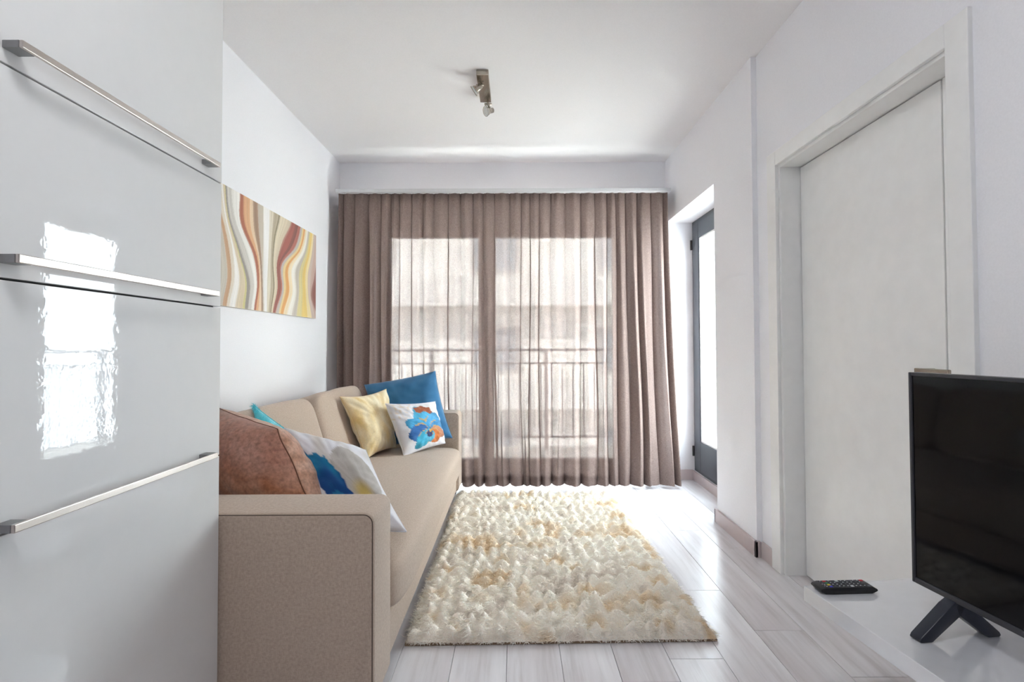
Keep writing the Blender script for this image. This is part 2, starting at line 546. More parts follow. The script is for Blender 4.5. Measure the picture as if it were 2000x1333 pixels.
tag(box('ground', -40, 45, -12, 60, -9.2, -9.0, M_ground), 'paved street far below the balcony', 'ground', kind='structure')
def building(label, axis, plane, a0, a1, z0, z1, mat, cols, rows):
    """a flat block whose visible face lies at axis=plane, looking back towards the room"""
    if axis == 'Y':
        loc = ((a0 + a1) / 2, plane, z0)
    else:
        loc = (plane, (a0 + a1) / 2, z0)
    b = thing('apartment_building', label, 'building', loc)
    def bx(nm, u0, u1, d0, d1, w0, w1, m, par):
        if axis == 'Y':
            return box(nm, u0, u1, plane + d0, plane + d1, w0, w1, m, par)
        return box(nm, plane + d0, plane + d1, u0, u1, w0, w1, m, par)
    bx('wall', a0, a1, 0, 8, z0, z1, mat, b)
    bx('roof', a0 - 0.4, a1 + 0.4, -0.4, 8.4, z1, z1 + 0.35, M_fac2, b)
    fw = (a1 - a0) / cols
    fh = 3.0
    for r in range(rows):
        zb = -3.6 + fh * r
        for c in range(cols):
            u = a0 + fw * (c + 0.5)
            w = bx('window', u - 0.75, u + 0.75, -0.06, 0.02, zb + 0.9, zb + 2.3, M_fac2, b)
            bx('pane', u - 0.62, u - 0.03, -0.08, -0.05, zb + 1.0, zb + 2.2, M_win, w)
            bx('pane', u + 0.03, u + 0.62, -0.08, -0.05, zb + 1.0, zb + 2.2, M_win, w)
        bx('balcony_slab', a0, a1, -0.7, 0.0, zb - 0.12, zb + 0.75, M_fac, b)
building('pale apartment block across the street behind the curtained window', 'Y', 15.0, -14, 9, -9, 5.4, M_fac, 6, 3)
building('white apartment block seen through the glazed side door', 'X', 12.5, -2, 13.5, -9, 5.4, M_fac, 4, 3)

# ------------------------------------------------------------------ tall kitchen unit on the left
CXF = -0.85
cb = thing('tall_cabinet', 'tall high-gloss white cabinet with three long steel bar handles', 'cabinet', (-1.15, 1.11, 0))
cy0, cy1 = 0.795, 1.432
box('body', XL + 0.004, CXF - 0.022, cy0 + 0.002, cy1 - 0.002, 0.0, ZC - 0.004, M_cab, cb)
box('gap_shade', CXF - 0.0222, CXF - 0.019, cy0 + 0.004, cy1 - 0.004, 0.09, ZC - 0.02, M_gap, cb)  # dark sheet behind the fronts, shade painted into their joints
fronts = [(0.10, 0.789), (0.792, 1.2135), (1.2175, 1.573), (1.5765, ZC - 0.01)]
fobs = []
for i, (z0, z1) in enumerate(fronts):
    fobs.append(box(['cabinet_door', 'drawer_front', 'drawer_front', 'cabinet_door'][i],
                    CXF - 0.019, CXF, cy0 + 0.002, cy1, z0, z1, M_cab, cb, bevel=0.0012, seg=2))
for (z0, z1), fo in (((0.798, 0.812), fobs[0]), ((1.2405, 1.2555), fobs[2]), ((1.5995, 1.6125), fobs[3])):
    h = box('handle', -0.8215, -0.815, 0.8135, 1.369, z0, z1, M_steel, fo, bevel=0.0015)
for (z0, z1) in ((0.798, 0.812), (1.2405, 1.2555), (1.5995, 1.6125)):
    box('handle_foot', CXF, -0.8215, 0.8135, 0.842, z0, z1, M_steel_d, cb, bevel=0.0012)
    box('handle_foot', CXF, -0.8215, 1.340, 1.369, z0, z1, M_steel_d, cb, bevel=0.0012)

# ------------------------------------------------------------------ sofa
SY0, SY1, SX = 1.442, 3.79, -0.408
sofa = thing('sofa', 'beige linen sofa with low square arms along the left wall', 'sofa', (-0.93, 2.6, 0))

def rounded_extrude(name, x0, x1, z0, z1, y0, y1, r, mat, parent, re=0.012, seg=8):
    """rounded-rectangle profile in xz, extruded along y with softened end edges"""
    def prof(ins):
        pts = []
        rr = max(r - ins, 0.002)
        for cx_, cz_, a0 in ((x1 - r, z1 - r, 0), (x0 + r, z1 - r, 90), (x0 + r, z0 + r, 180), (x1 - r, z0 + r, 270)):
            for k in range(seg + 1):
                a = math.radians(a0 + 90 * k / seg)
                pts.append((cx_ + rr * math.cos(a), cz_ + rr * math.sin(a)))
        return pts
    ys = [(y0 + re * (1 - math.cos(math.radians(22.5 * k))), re * (1 - math.sin(math.radians(22.5 * k)))) for k in range(5)]
    ys += [(y1 - re * (1 - math.cos(math.radians(22.5 * k))), re * (1 - math.sin(math.radians(22.5 * k)))) for k in range(4, -1, -1)]
    verts, faces = [], []
    n = 4 * (seg + 1)
    for y, ins in ys:
        for (x, z) in prof(ins):
            verts.append((x, y, z))
    for i in range(len(ys) - 1):
        for k in range(n):
            k2 = (k + 1) % n
            faces.append((i * n + k, i * n + k2, (i + 1) * n + k2, (i + 1) * n + k))
    faces.append(tuple(range(n)))
    faces.append(tuple((len(ys) - 1) * n + k for k in range(n))[::-1])
    bm = bmesh.new()
    bv = [bm.verts.new(v) for v in verts]
    for f in faces:
        bm.faces.new([bv[i] for i in f])
    return bm_done(name, bm, mat, parent, smooth=True), prof(re * 0.55)

for y0, y1 in ((SY0, SY0 + 0.197), (SY1 - 0.185, SY1)):
    arm, pr = rounded_extrude('armrest', XL + 0.03, SX, 0.05, 0.62, y0, y1, 0.032, M_sofa, sofa)
    yy = y0 + 0.004
    tube('piping', [(x, yy, z) for x, z in pr], 0.0028, M_pipe, arm, n=6, closed=True)
bi0, bi1 = SY0 + 0.197, SY1 - 0.185
box('base', -1.40, -0.428, bi0 - 0.005, bi1 + 0.005, 0.05, 0.20, M_sofa, sofa, bevel=0.012, seg=3)
box('back_frame', XL + 0.03, -1.27, bi0 - 0.005, bi1 + 0.005, 0.05, 0.66, M_sofa, sofa, bevel=0.03, seg=4)
for x, y in ((-0.50, SY0 + 0.10), (-1.36, SY0 + 0.10), (-0.47, SY1 - 0.05), (-1.36, SY1 - 0.05)):
    box('leg', x - 0.025, x + 0.025, y - 0.025, y + 0.025, 0.0, 0.051, M_black, sofa, bevel=0.004)

def cushion(name, origin, ex, ey, ez, a, b, c, p, mat, parent, nu=64, nv=36, crown=0.0, wr=0.0, wscale=6.0, seed=0, sharp=0.35):
    """super-ellipsoid cushion; half sizes a,b,c along ex,ey,ez"""
    o, ex, ey, ez = Vector(origin), Vector(ex), Vector(ey), Vector(ez)
    def sg(v, e):
        return math.copysign(abs(v) ** e, v)
    verts, faces = [], []
    e1, e2 = p
    for i in range(nv + 1):
        ph = -math.pi / 2 + math.pi * i / nv
        for j in range(nu):
            th = 2 * math.pi * j / nu
            x = a * sg(math.cos(ph), e1) * sg(math.cos(th), e2)
            y = b * sg(math.cos(ph), e1) * sg(math.sin(th), e2)
            z = c * sg(math.sin(ph), e1)
            z += crown * (1 - (x / a) ** 2) * (1 - (y / b) ** 2) * (1 if z > 0 else 0)
            q = o + ex * x + ey * y + ez * z
            if wr:
                n1 = mnoise.noise(q * wscale + Vector((seed, 0, 0)))
                n2 = mnoise.noise(Vector((q.x * wscale * 3, q.y * wscale, q.z * wscale * 3)) + Vector((seed, 5, 0)))
                q = q + ez * (wr * (n1 + 0.5 * n2))
            verts.append(q)
    for i in range(nv):
        for j in range(nu):
            j2 = (j + 1) % nu
            faces.append((i * nu + j, i * nu + j2, (i + 1) * nu + j2, (i + 1) * nu + j))
    bm = bmesh.new()
    bv = [bm.verts.new(v) for v in verts]
    for f in faces:
        try:
            bm.faces.new([bv[i] for i in f])
        except ValueError:
            pass
    bmesh.ops.remove_doubles(bm, verts=bm.verts, dist=1e-5)
    me_o = bm_done(name, bm, mat, parent)
    me_o.data.polygons.foreach_set('use_smooth', [True] * len(me_o.data.polygons))
    return me_o

ym = (bi0 + bi1) / 2
cushion('seat_cushion', (-0.828, ym, 0.295), (1, 0, 0), (0, 1, 0), (0, 0, 1), 0.452, (bi1 - bi0) / 2 - 0.002, 0.108,
        (0.38, 0.16), M_sofa, sofa, nu=160, nv=48, crown=0.018, wr=0.006, wscale=5.0, seed=3)
tilt = math.radians(17)
bx_, bz_ = (math.cos(tilt), math.sin(tilt)), (-math.sin(tilt), math.cos(tilt))
for k, (a0, a1) in enumerate(((bi0 + 0.004, 2.772), (2.780, bi1 - 0.004))):
    bc = cushion('back_cushion', (-1.155, (a0 + a1) / 2, 0.600), (bx_[0], 0, bx_[1]), (0, 1, 0), (bz_[0], 0, bz_[1]),
                 0.115, (a1 - a0) / 2, 0.222, (0.30, 0.34), M_sofa, sofa, nu=96, nv=56, wr=0.004, wscale=6, seed=11 + 7 * k)

# ------------------------------------------------------------------ throw pillows
def pillow(name, label, corners, thick, colf, mat, pinch=0.06, wr=0.006, seed=0, n=72, exp=0.42, flip=False, mat_seam=None, colb=None):
    """corners TL, TR, BR, BL seen from the printed side; bilinear body with puffed faces"""
    TL, TR, BR, BL = [Vector(c) for c in corners]
    nrm = ((BL - TL).cross(TR - TL)).normalized()
    if flip:
        nrm = -nrm
    cen = (TL + TR + BR + BL) / 4
    root = thing(name, label, 'pillow', tuple(cen - Vector((0, 0, 0.18))), group='throw pillows on the sofa')
    verts, faces, cols = [], [], []
    idx = {}
    for side in (1, -1):
        for i in range(n + 1):
            for j in range(n + 1):
                edge = i in (0, n) or j in (0, n)
                if side == -1 and edge:
                    idx[(side, i, j)] = idx[(1, i, j)]
                    continue
                # denser sampling towards the rim
                s = 0.5 - 0.5 * math.cos(math.pi * i / n)
                t = 0.5 - 0.5 * math.cos(math.pi * j / n)
                u, v = 2 * s - 1, 2 * t - 1
                uu = u * (1 - pinch * (1 - v * v) * abs(u) ** 1.5)
                vv = v * (1 - pinch * (1 - u * u) * abs(v) ** 1.5)
                a, b = (uu + 1) / 2, (vv + 1) / 2
                p = TL * (1 - a) * (1 - b) + TR * a * (1 - b) + BR * a * b + BL * (1 - a) * b
                h = (max(0, 1 - u * u) * max(0, 1 - v * v)) ** exp
                q = p + nrm * (side * thick / 2 * h)
                if wr:
                    w = mnoise.noise(Vector((u * 1.6 + seed, v * 1.6, side * 2.0))) + 0.6 * mnoise.noise(Vector((u * 4 + seed, v * 4, side * 3.0)))
                    # creases running to the corners
                    cr = (0.5 * math.sin(9 * math.atan2(v, u) + seed) + 0.5 * math.sin(23 * math.atan2(v, u) + 2 * seed)) * (u * u + v * v) * 0.5
                    q += nrm * (wr * (w + cr) * (0.25 + 0.75 * h) * (0 if edge else 1))
                    if edge:
                        q += nrm * (wr * 0.8 * mnoise.noise(Vector((u * 2.5, v * 2.5, seed + 0.3))))
                idx[(side, i, j)] = len(verts)
                verts.append(q)
                cols.append(colf(u, v) if side == 1 or not colb else colb(u, v))
    for side in (1, -1):
        for i in range(n):
            for j in range(n):
                f = [idx[(side, i, j)], idx[(side, i + 1, j)], idx[(side, i + 1, j + 1)], idx[(side, i, j + 1)]]
                f = f if side == 1 else f[::-1]
                if flip:
                    f = f[::-1]
                faces.append(f)
    co = mesh_obj('cover', verts, faces, mat, root, smooth=True, colors=np.array(cols))
    rim = [verts[idx[(1, i, 0)]] for i in range(n)] + [verts[idx[(1, n, j)]] for j in range(n)] + \
          [verts[idx[(1, i, n)]] for i in range(n, 0, -1)] + [verts[idx[(1, 0, j)]] for j in range(n, 0, -1)]
    tube('seam', rim[::2], 0.0022, mat_seam or mat, co, n=5, closed=True)
    sm = co.children[0] if co.children else None
    return root, co, rim

def mixc(a, b, t):
    t = max(0.0, min(1.0, t))
    return tuple(x * (1 - t) + y * t for x, y in zip(a, b))
def sstep(a, b, x):
    t = max(0.0, min(1.0, (x - a) / (b - a)))
    return t * t * (3 - 2 * t)
def nz(x, y, z=0.0):
    return mnoise.noise(Vector((x, y, z)))

BLUE_P, WHITE_P, TAN_P = lin(48, 112, 158), lin(232, 232, 238), lin(206, 168, 104)
def c_blue(u, v):
    return mixc(lin(44, 108, 154), lin(58, 124, 170), 0.5 + 0.9 * nz(u * 3, v * 3))
def c_yellow(u, v):
    c = mixc(lin(246, 232, 200), lin(234, 204, 140), 0.45 + 0.9 * nz(u * 3, v * 2.2, 4) + 0.25 * nz(u * 14, v * 5, 2))
    return c
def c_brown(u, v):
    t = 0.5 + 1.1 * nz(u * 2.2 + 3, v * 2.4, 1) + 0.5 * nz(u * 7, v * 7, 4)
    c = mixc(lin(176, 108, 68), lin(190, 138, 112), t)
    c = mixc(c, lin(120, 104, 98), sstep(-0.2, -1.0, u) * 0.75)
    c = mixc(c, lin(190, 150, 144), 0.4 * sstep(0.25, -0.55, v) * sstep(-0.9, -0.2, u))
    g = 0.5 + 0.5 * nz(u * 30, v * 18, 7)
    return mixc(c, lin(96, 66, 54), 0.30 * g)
def c_turq(u, v):
    return mixc(lin(40, 178, 196), lin(120, 222, 232), 0.5 + 0.9 * nz(u * 4, v * 4, 9))

def petal(u, v, cx_, cy_, ang, L, W):
    dx, dy = u - cx_, v - cy_
    a = dx * math.cos(ang) + dy * math.sin(ang)
    b = -dx * math.sin(ang) + dy * math.cos(ang)
    t = a / L
    if t < 0 or t > 1.05:
        return 0.0, 0, 0
    w = W * (math.sin(math.pi * min(1, t ** 0.75)) ** 0.6) * (1 + 0.10 * nz(t * 6, b * 6, cx_))
    return (1.0 if abs(b) < w else 0.0), t, b / max(w, 1e-3)

def c_flower(u, v):
    c = mixc(WHITE_P, lin(222, 214, 206), 0.4 * sstep(0.05, 0.5, nz(u * 2, v * 2, 3)))
    if v < -0.35 and u < -0.05:
        c = mixc(c, TAN_P, 0.45 * sstep(-0.1, 0.5, nz(u * 9, v * 9, 5)))
    cx_, cy_ = 0.16, 0.26
    R = math.radians
    for ang, L, W, col in ((R(-60), 0.90, 0.14, lin(146, 74, 46)), (R(-105), 0.95, 0.30, lin(72, 160, 196)), (R(-150), 0.85, 0.28, lin(62, 148, 190)),
                           (R(175), 0.80, 0.30, lin(40, 96, 158)), (R(-50), 0.78, 0.30, lin(70, 150, 196)),
                           (R(-15), 0.75, 0.25, lin(56, 128, 176)), (R(140), 0.80, 0.22, lin(52, 156, 186)),
                           (R(20), 0.70, 0.22, lin(180, 122, 92)), (R(60), 0.55, 0.24, lin(196, 112, 52)),
                           (R(100), 0.42, 0.20, lin(74, 160, 190)), (R(115), 0.24, 0.13, lin(38, 52, 98))):
        if ang == R(-60):
            m, t, b = petal(u, v, -0.02, -0.62, R(12), 0.55, 0.15)
        else:
            m, t, b = petal(u, v, cx_, cy_, ang, L * 1.18, W * 1.3)
        if m:
            k = mixc(col, tuple(min(1, x * 1.45 + 0.03) for x in col), 0.5 + 0.8 * nz(t * 5, b * 7, ang))
            k = mixc(k, tuple(x * 0.55 for x in col), sstep(0.62, 1.0, t) * 0.6)
            if abs(b) > 0.88 and t < 0.55:
                k = TAN_P
            c = k
    if (u - cx_) ** 2 + (v - cy_) ** 2 < 0.004:
        c = lin(222, 178, 90)
    if v < -0.40 and abs(u - 0.15) < 0.33 and abs(v + 0.66 + 0.1 * nz(u * 4, 1)) < 0.14 - 0.25 * (u - 0.15) ** 2:
        c = mixc(lin(140, 72, 46), lin(176, 104, 74), 0.5 + nz(u * 10, v * 4))
    return c

def c_flower2(u, v):
    c = mixc(WHITE_P, lin(206, 200, 194), sstep(-0.2, 0.6, nz(u * 2.2, v * 2.2, 8)))
    # soft grey bloom with a yellow heart
    d = math.hypot((u - 0.40) / 0.52, (v + 0.0) / 0.66)
    if d < 1:
        ray = 0.5 + 0.5 * nz(9 * math.atan2(v - 0.45, u - 0.45), d * 2.0, 2)
        c = mixc(lin(196, 192, 188), lin(164, 156, 146), ray * (1 - d * 0.3))
        e = math.hypot(u - 0.42, (v - 0.38) * 0.9)
        c = mixc(c, lin(202, 172, 70), sstep(0.32, 0.05, e) * 0.8)
    # deep blue petal sweeping down the left
    wob = 0.10 * nz(v * 3.1, 0.5, 3) + 0.03 * nz(v * 11, 1.5, 3)
    left, right = -0.75 + 0.35 * (v + 0.3) + wob, -0.18 + 0.45 * (v + 0.3) + 0.8 * wob
    top = -0.40 + 0.25 * nz(u * 5, 2.0, 1) + 0.3 * abs(u + 0.35)
    if v > top and left < u < right:
        c = mixc(lin(24, 118, 162), lin(14, 66, 128), sstep(-0.4, 0.35, v + 0.5 * nz(u * 5, v * 3)))
    if v > 0.40 and -0.6 < u < 0.30 and v > 0.40 + 0.45 * abs(u + 0.2):
        c = mixc(lin(18, 84, 140), lin(34, 120, 162), 0.5 + nz(u * 5, v * 5))
    return c

P_velvet = print_mat('blue_velvet_cover', 0.75, 0.5, 0.1, 400)
P_fur = print_mat('cream_plush_cover', 0.9, 0.6, 0.5, 120)
P_suede = print_mat('mottled_brown_suede_cover', 0.8, 0.3, 0.25, 75, 0.58)
M_seam_w = plain('pale_cotton_seam', lin(222, 224, 234), 0.8)
M_seam_b = plain('brown_suede_seam', lin(110, 70, 52), 0.8)
M_seam_y = plain('cream_plush_seam', lin(226, 200, 146), 0.9)
M_seam_bl = plain('blue_velvet_seam', lin(46, 106, 150), 0.8)
M_seam_t = plain('turquoise_seam', lin(60, 190, 205), 0.8)
P_cotton = print_mat('printed_cotton_cover', 0.8, 0.2, 0.12, 350)

pillow('throw_pillow', 'large plain blue velvet pillow leaning on the far armrest',
       [(-1.092, 3.60, 0.826), (-0.580, 3.605, 0.922), (-0.436, 3.44, 0.470), (-0.935, 3.40, 0.41)], 0.17, c_blue, P_velvet, wr=0.010, seed=1, mat_seam=M_seam_bl)
pillow('throw_pillow', 'cream and yellow plush pillow against the back cushion',
       [(-1.062, 3.02, 0.797), (-0.860, 3.31, 0.818), (-0.805, 3.362, 0.420), (-0.914, 3.06, 0.408)], 0.18, c_yellow, P_fur, pinch=0.10, wr=0.016, seed=2, mat_seam=M_seam_y)
pillow('throw_pillow', 'small white pillow printed with a blue and orange flower',
       [(-0.816, 3.13, 0.742), (-0.550, 3.40, 0.724), (-0.488, 3.47, 0.428), (-0.701, 3.14, 0.408)], 0.16, c_flower, P_cotton, wr=0.012, seed=3, mat_seam=M_seam_w)
turq, tcov, _ = pillow('throw_pillow', 'turquoise fluffy pillow peeking out behind the brown one',
       [(-1.120, 2.13, 0.852), (-0.85, 2.15, 0.66), (-0.93, 2.07, 0.44), (-1.06, 2.07, 0.48)], 0.18, c_turq, P_fur, wr=0.010, seed=4, mat_seam=M_seam_t)
pillow('throw_pillow', 'white pillow with deep blue petals and grey bloom by the near armrest',
       [(-0.955, 2.06, 0.766), (-0.614, 2.04, 0.680), (-0.398, 1.82, 0.425), (-0.72, 1.79, 0.43)], 0.19, c_flower2, P_cotton, wr=0.014, seed=5, mat_seam=M_seam_w)
pillow('throw_pillow', 'large mottled brown suede pillow slumped behind the near armrest',
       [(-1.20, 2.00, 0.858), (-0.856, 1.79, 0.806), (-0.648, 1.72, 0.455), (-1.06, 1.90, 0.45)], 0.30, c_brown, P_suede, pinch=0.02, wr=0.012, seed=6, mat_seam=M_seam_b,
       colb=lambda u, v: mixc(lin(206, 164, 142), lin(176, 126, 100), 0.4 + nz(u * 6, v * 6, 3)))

def strands(name, pts, nrms, dirs, lens, width, cols_root, cols_tip, mat, parent, curl=0.3):
    """fur: each strand a tapered two-segment blade"""
    n = len(pts)
    side = np.cross(dirs, nrms)
    side /= np.linalg.norm(side, axis=1, keepdims=True) + 1e-9
    rnd = RNG.normal(0, 1, (n, 3))
    mid = pts + nrms * (lens * 0.30)[:, None] + dirs * (lens * 0.45)[:, None]
    tip = pts + nrms * (lens * (0.38))[:, None] + dirs * (lens * 0.95)[:, None] + rnd * (lens * curl * 0.4)[:, None]
    w = (width * (0.7 + 0.6 * RNG.random(n)))[:, None]
    V = np.empty((n, 5, 3), dtype=np.float32)
    V[:, 0] = pts - side * w; V[:, 1] = pts + side * w
    V[:, 2] = mid + side * w * 0.8; V[:, 3] = mid - side * w * 0.8
    V[:, 4] = tip
    Cc = np.ones((n, 5, 4), dtype=np.float32)
    Cc[:, 0, :3] = cols_root; Cc[:, 1, :3] = cols_root
    mc = 0.35 * cols_root + 0.65 * cols_tip
    Cc[:, 2, :3] = mc; Cc[:, 3, :3] = mc; Cc[:, 4, :3] = cols_tip
    base = (np.arange(n) * 5)[:, None]
    quad = base + np.array([[0, 1, 2, 3]])
    tri = base + np.array([[3, 2, 4]])
    loops = np.concatenate([quad, tri], axis=1).ravel().astype(np.int32)
    starts = np.empty((n, 2), dtype=np.int32)
    starts[:, 0] = np.arange(n) * 7; starts[:, 1] = np.arange(n) * 7 + 4
    me = bpy.data.meshes.new(name)
    me.vertices.add(n * 5)
    me.vertices.foreach_set('co', V.ravel())
    me.loops.add(len(loops))
    me.loops.foreach_set('vertex_index', loops)
    me.polygons.add(n * 2)
    me.polygons.foreach_set('loop_start', starts.ravel())
    me.update(calc_edges=True)
    me.validate()
    ca = me.color_attributes.new('print', 'FLOAT_COLOR', 'POINT')
    ca.data.foreach_set('color', Cc.ravel())
    me.polygons.foreach_set('use_smooth', [True] * len(me.polygons))
    o = link(name, me, mat, parent)
    o['kind'] = 'stuff'
    return o

def fur_mat(name):
    t = NT(name)
    at = t.n('ShaderNodeAttribute', attribute_name='print')
    t.l(at.outputs['Color'], t.p.inputs['Base Color'])
    t.set(Roughness=0.75, Specular_IOR_Level=0.25, Sheen_Weight=0.2)
    tl = t.n('ShaderNodeBsdfTranslucent')
    t.l(at.outputs['Color'], tl.inputs['Color'])
    mx = t.n('ShaderNodeMixShader')
    mx.inputs['Fac'].default_value = 0.3
    t.l(t.p.outputs['BSDF'], mx.inputs[1]); t.l(tl.outputs['BSDF'], mx.inputs[2])
    t.l(mx.outputs['Shader'], t.out.inputs['Surface'])
    return t.m
M_fur = fur_mat('soft_fur_strands')

# fluff on the turquoise pillow
me = tcov.data
nv_ = len(me.vertices)
co = np.empty(nv_ * 3); me.vertices.foreach_get('co', co); co = co.reshape(-1, 3)
no = np.empty(nv_ * 3); me.vertices.foreach_get('normal', no); no = no.reshape(-1, 3)
pk = RNG.integers(0, nv_, 9000)
tt = RNG.random((9000, 1))
rt = np.array(lin(48, 184, 202)) * (1 - tt) + np.array(lin(110, 216, 228)) * tt
dd = RNG.normal(0, 1, (9000, 3)); dd -= no[pk] * np.sum(dd * no[pk], axis=1, keepdims=True)
dd /= np.linalg.norm(dd, axis=1, keepdims=True) + 1e-9
strands('fluff', co[pk] + RNG.normal(0, 0.002, (9000, 3)), no[pk], dd, 0.012 + 0.008 * RNG.random(9000), 0.0008, rt, np.minimum(1, rt * 1.25), M_fur, turq)

# ------------------------------------------------------------------ fur rug
rug = thing('fur_rug', 'cream tufted faux fur rug on the grey laminate floor', 'rug', (0.16, 2.76, 0))
A, B_, C_, D_ = [np.array(p) for p in ((-0.409, 1.845), (0.748, 1.868), (0.712, 3.665), (-0.427, 3.68))]
M_back = plain('brown_rug_backing', lin(134, 112, 90), 0.9)
def rug_pt(a, b):
    a = np.asarray(a)[..., None]; b = np.asarray(b)[..., None]
    return A * (1 - a) * (1 - b) + B_ * a * (1 - b) + C_ * a * b + D_ * (1 - a) * b
vb = []
for z in (0.001, 0.009):
    for p in (A, B_, C_, D_):
        vb.append((p[0], p[1], z))
mesh_obj('backing', vb, [(0, 3, 2, 1), (4, 5, 6, 7), (0, 1, 5, 4), (1, 2, 6, 5), (2, 3, 7, 6), (3, 0, 4, 7)], M_back, rug)

NR, NC = 23, 18
tuft_amp = 0.55 + 0.6 * RNG.random((NR + 2, NC + 3))
tuft_col = RNG.random((NR + 2, NC + 3))
row_sh = RNG.random(NR + 2) * 0.9
VN = [RNG.random((64, 64)) for _ in range(5)]
def vnoise(x, y, k):
    # smooth value noise on a random grid
    g = VN[k]
    xi, yi = np.floor(x).astype(int), np.floor(y).astype(int)
    fx, fy = x - xi, y - yi
    fx, fy = fx * fx * (3 - 2 * fx), fy * fy * (3 - 2 * fy)
    q = lambda a_, b_: g[np.mod(a_, 64), np.mod(b_, 64)]
    return (q(xi, yi) * (1 - fx) + q(xi + 1, yi) * fx) * (1 - fy) + (q(xi, yi + 1) * (1 - fx) + q(xi + 1, yi + 1) * fx) * fy
def rug_fields(a, b):
    b2 = b + 0.008 * (vnoise(a * 9, b * 14, 3) - 0.5)
    r = np.clip(b2 * NR, 0, NR - 1e-4); ri = r.astype(int); rf = r - ri
    ph = row_sh[ri] * 1.1
    c = a * NC + ph + 0.9 * (vnoise(a * 12, b * NR * 0.9, 1) - 0.5)
    cf = c - np.floor(c)
    wob = 0.5 + 0.5 * np.sin(2 * np.pi * cf - np.pi / 2)
    amp = 0.55 + 0.9 * vnoise(a * NC * 0.8, b * NR * 0.8, 2)
    # each row rises like a roll, bunched into soft tufts
    prof = np.sin(np.pi * np.clip(rf, 0, 1)) ** 0.9
    h = 0.010 + prof * (0.017 + 0.029 * wob * np.minimum(amp, 1.15))
    edge = np.minimum.reduce([a * 18, (1 - a) * 18, b * 40, (1 - b) * 40, np.ones_like(a)])
    h = 0.008 + (h - 0.008) * np.clip(edge, 0, 1) ** 0.5
    tint = vnoise(a * 13, b * 26, 0) * 0.65 + vnoise(a * 5, b * 8, 4) * 0.35
    return h, tint, wob * prof, rf
na, nb = 190, 300
aa, bb = np.meshgrid(np.linspace(0, 1, na), np.linspace(0, 1, nb))
hh, cc, ww, rff = rug_fields(aa, bb)
pp = rug_pt(aa, bb)
CREAM, TAN, GREYB, TIPC = np.array(lin(252, 245, 235)), np.array(lin(232, 206, 166)), np.array(lin(224, 212, 201)), np.array(lin(255, 252, 247))
def rug_col(cv, w):
    t1 = np.clip((cv - 0.55) / 0.18, 0, 1)[..., None] * (0.95 - 0.55 * w[..., None])
    t2 = np.clip((0.36 - cv) / 0.14, 0, 1)[..., None] * (0.8 - 0.5 * w[..., None])
    c = CREAM * (1 - t1) + TAN * t1
    c = c * (1 - t2) + GREYB * t2
    return c
gc = rug_col(cc, ww)
verts = np.concatenate([pp, hh[..., None]], axis=2).reshape(-1, 3)
ii = (np.arange(nb - 1)[:, None] * na + np.arange(na - 1)[None, :]).ravel()
fcs = np.stack([ii, ii + 1, ii + na + 1, ii + na], axis=1)
pile = mesh_obj('pile_base', verts.tolist(), fcs.tolist(), print_mat('woven_pile_base', 0.9, 0.2, 0.1, 200), rug, smooth=True, colors=(gc * 1.0).reshape(-1, 3))
pile['kind'] = 'stuff'
NS = 130000
sa, sb = RNG.random(NS), RNG.random(NS)
h0, c0, w0, rf0 = rug_fields(sa, sb)
e = 0.004
hx, _, _, _ = rug_fields(np.clip(sa + e, 0, 1), sb)
hy, _, _, _ = rug_fields(sa, np.clip(sb + e * 0.63, 0, 1))
nr = np.stack([-(hx - h0) / (e * 1.16), -(hy - h0) / (e * 0.63 * 1.82), np.ones(NS)], axis=1)
nr /= np.linalg.norm(nr, axis=1, keepdims=True)
P0 = np.concatenate([rug_pt(sa, sb), (h0 - 0.002)[:, None]], axis=1)
lean = np.stack([0.6 * np.sin(sa * 40 + 7 * c0) + RNG.normal(0, 0.5, NS), -0.9 + RNG.normal(0, 0.5, NS) + 0.4 * np.sin(sb * 9 + sa * 5), np.zeros(NS)], axis=1)
lean /= np.linalg.norm(lean, axis=1, keepdims=True)
cr = rug_col(c0, w0)
jit = (0.86 + 0.26 * RNG.random(NS))[:, None]
tipc = np.clip((0.5 * cr + 0.5 * TIPC) * jit, 0, 0.98)
strands('pile', P0, nr, lean, 0.013 + 0.013 * RNG.random(NS), 0.0012, np.clip(cr * jit, 0, 0.98), tipc, M_fur, rug, curl=0.5)

# ------------------------------------------------------------------ curtain and rail
cr_ = tag(boxes('curtain_rail', [(-1.392, 1.216, 3.83, 3.97, 2.302, 2.328)], M_rail, bevel=0.002),
          'slim white curtain rail across the end wall', 'curtain rail')
rr_ = boxes('rail_bracket', [(x - 0.015, x + 0.015, 3.97, YB, 2.306, 2.322) for x in (-1.2, -0.3, 0.6, 1.15)], M_rail, cr_)

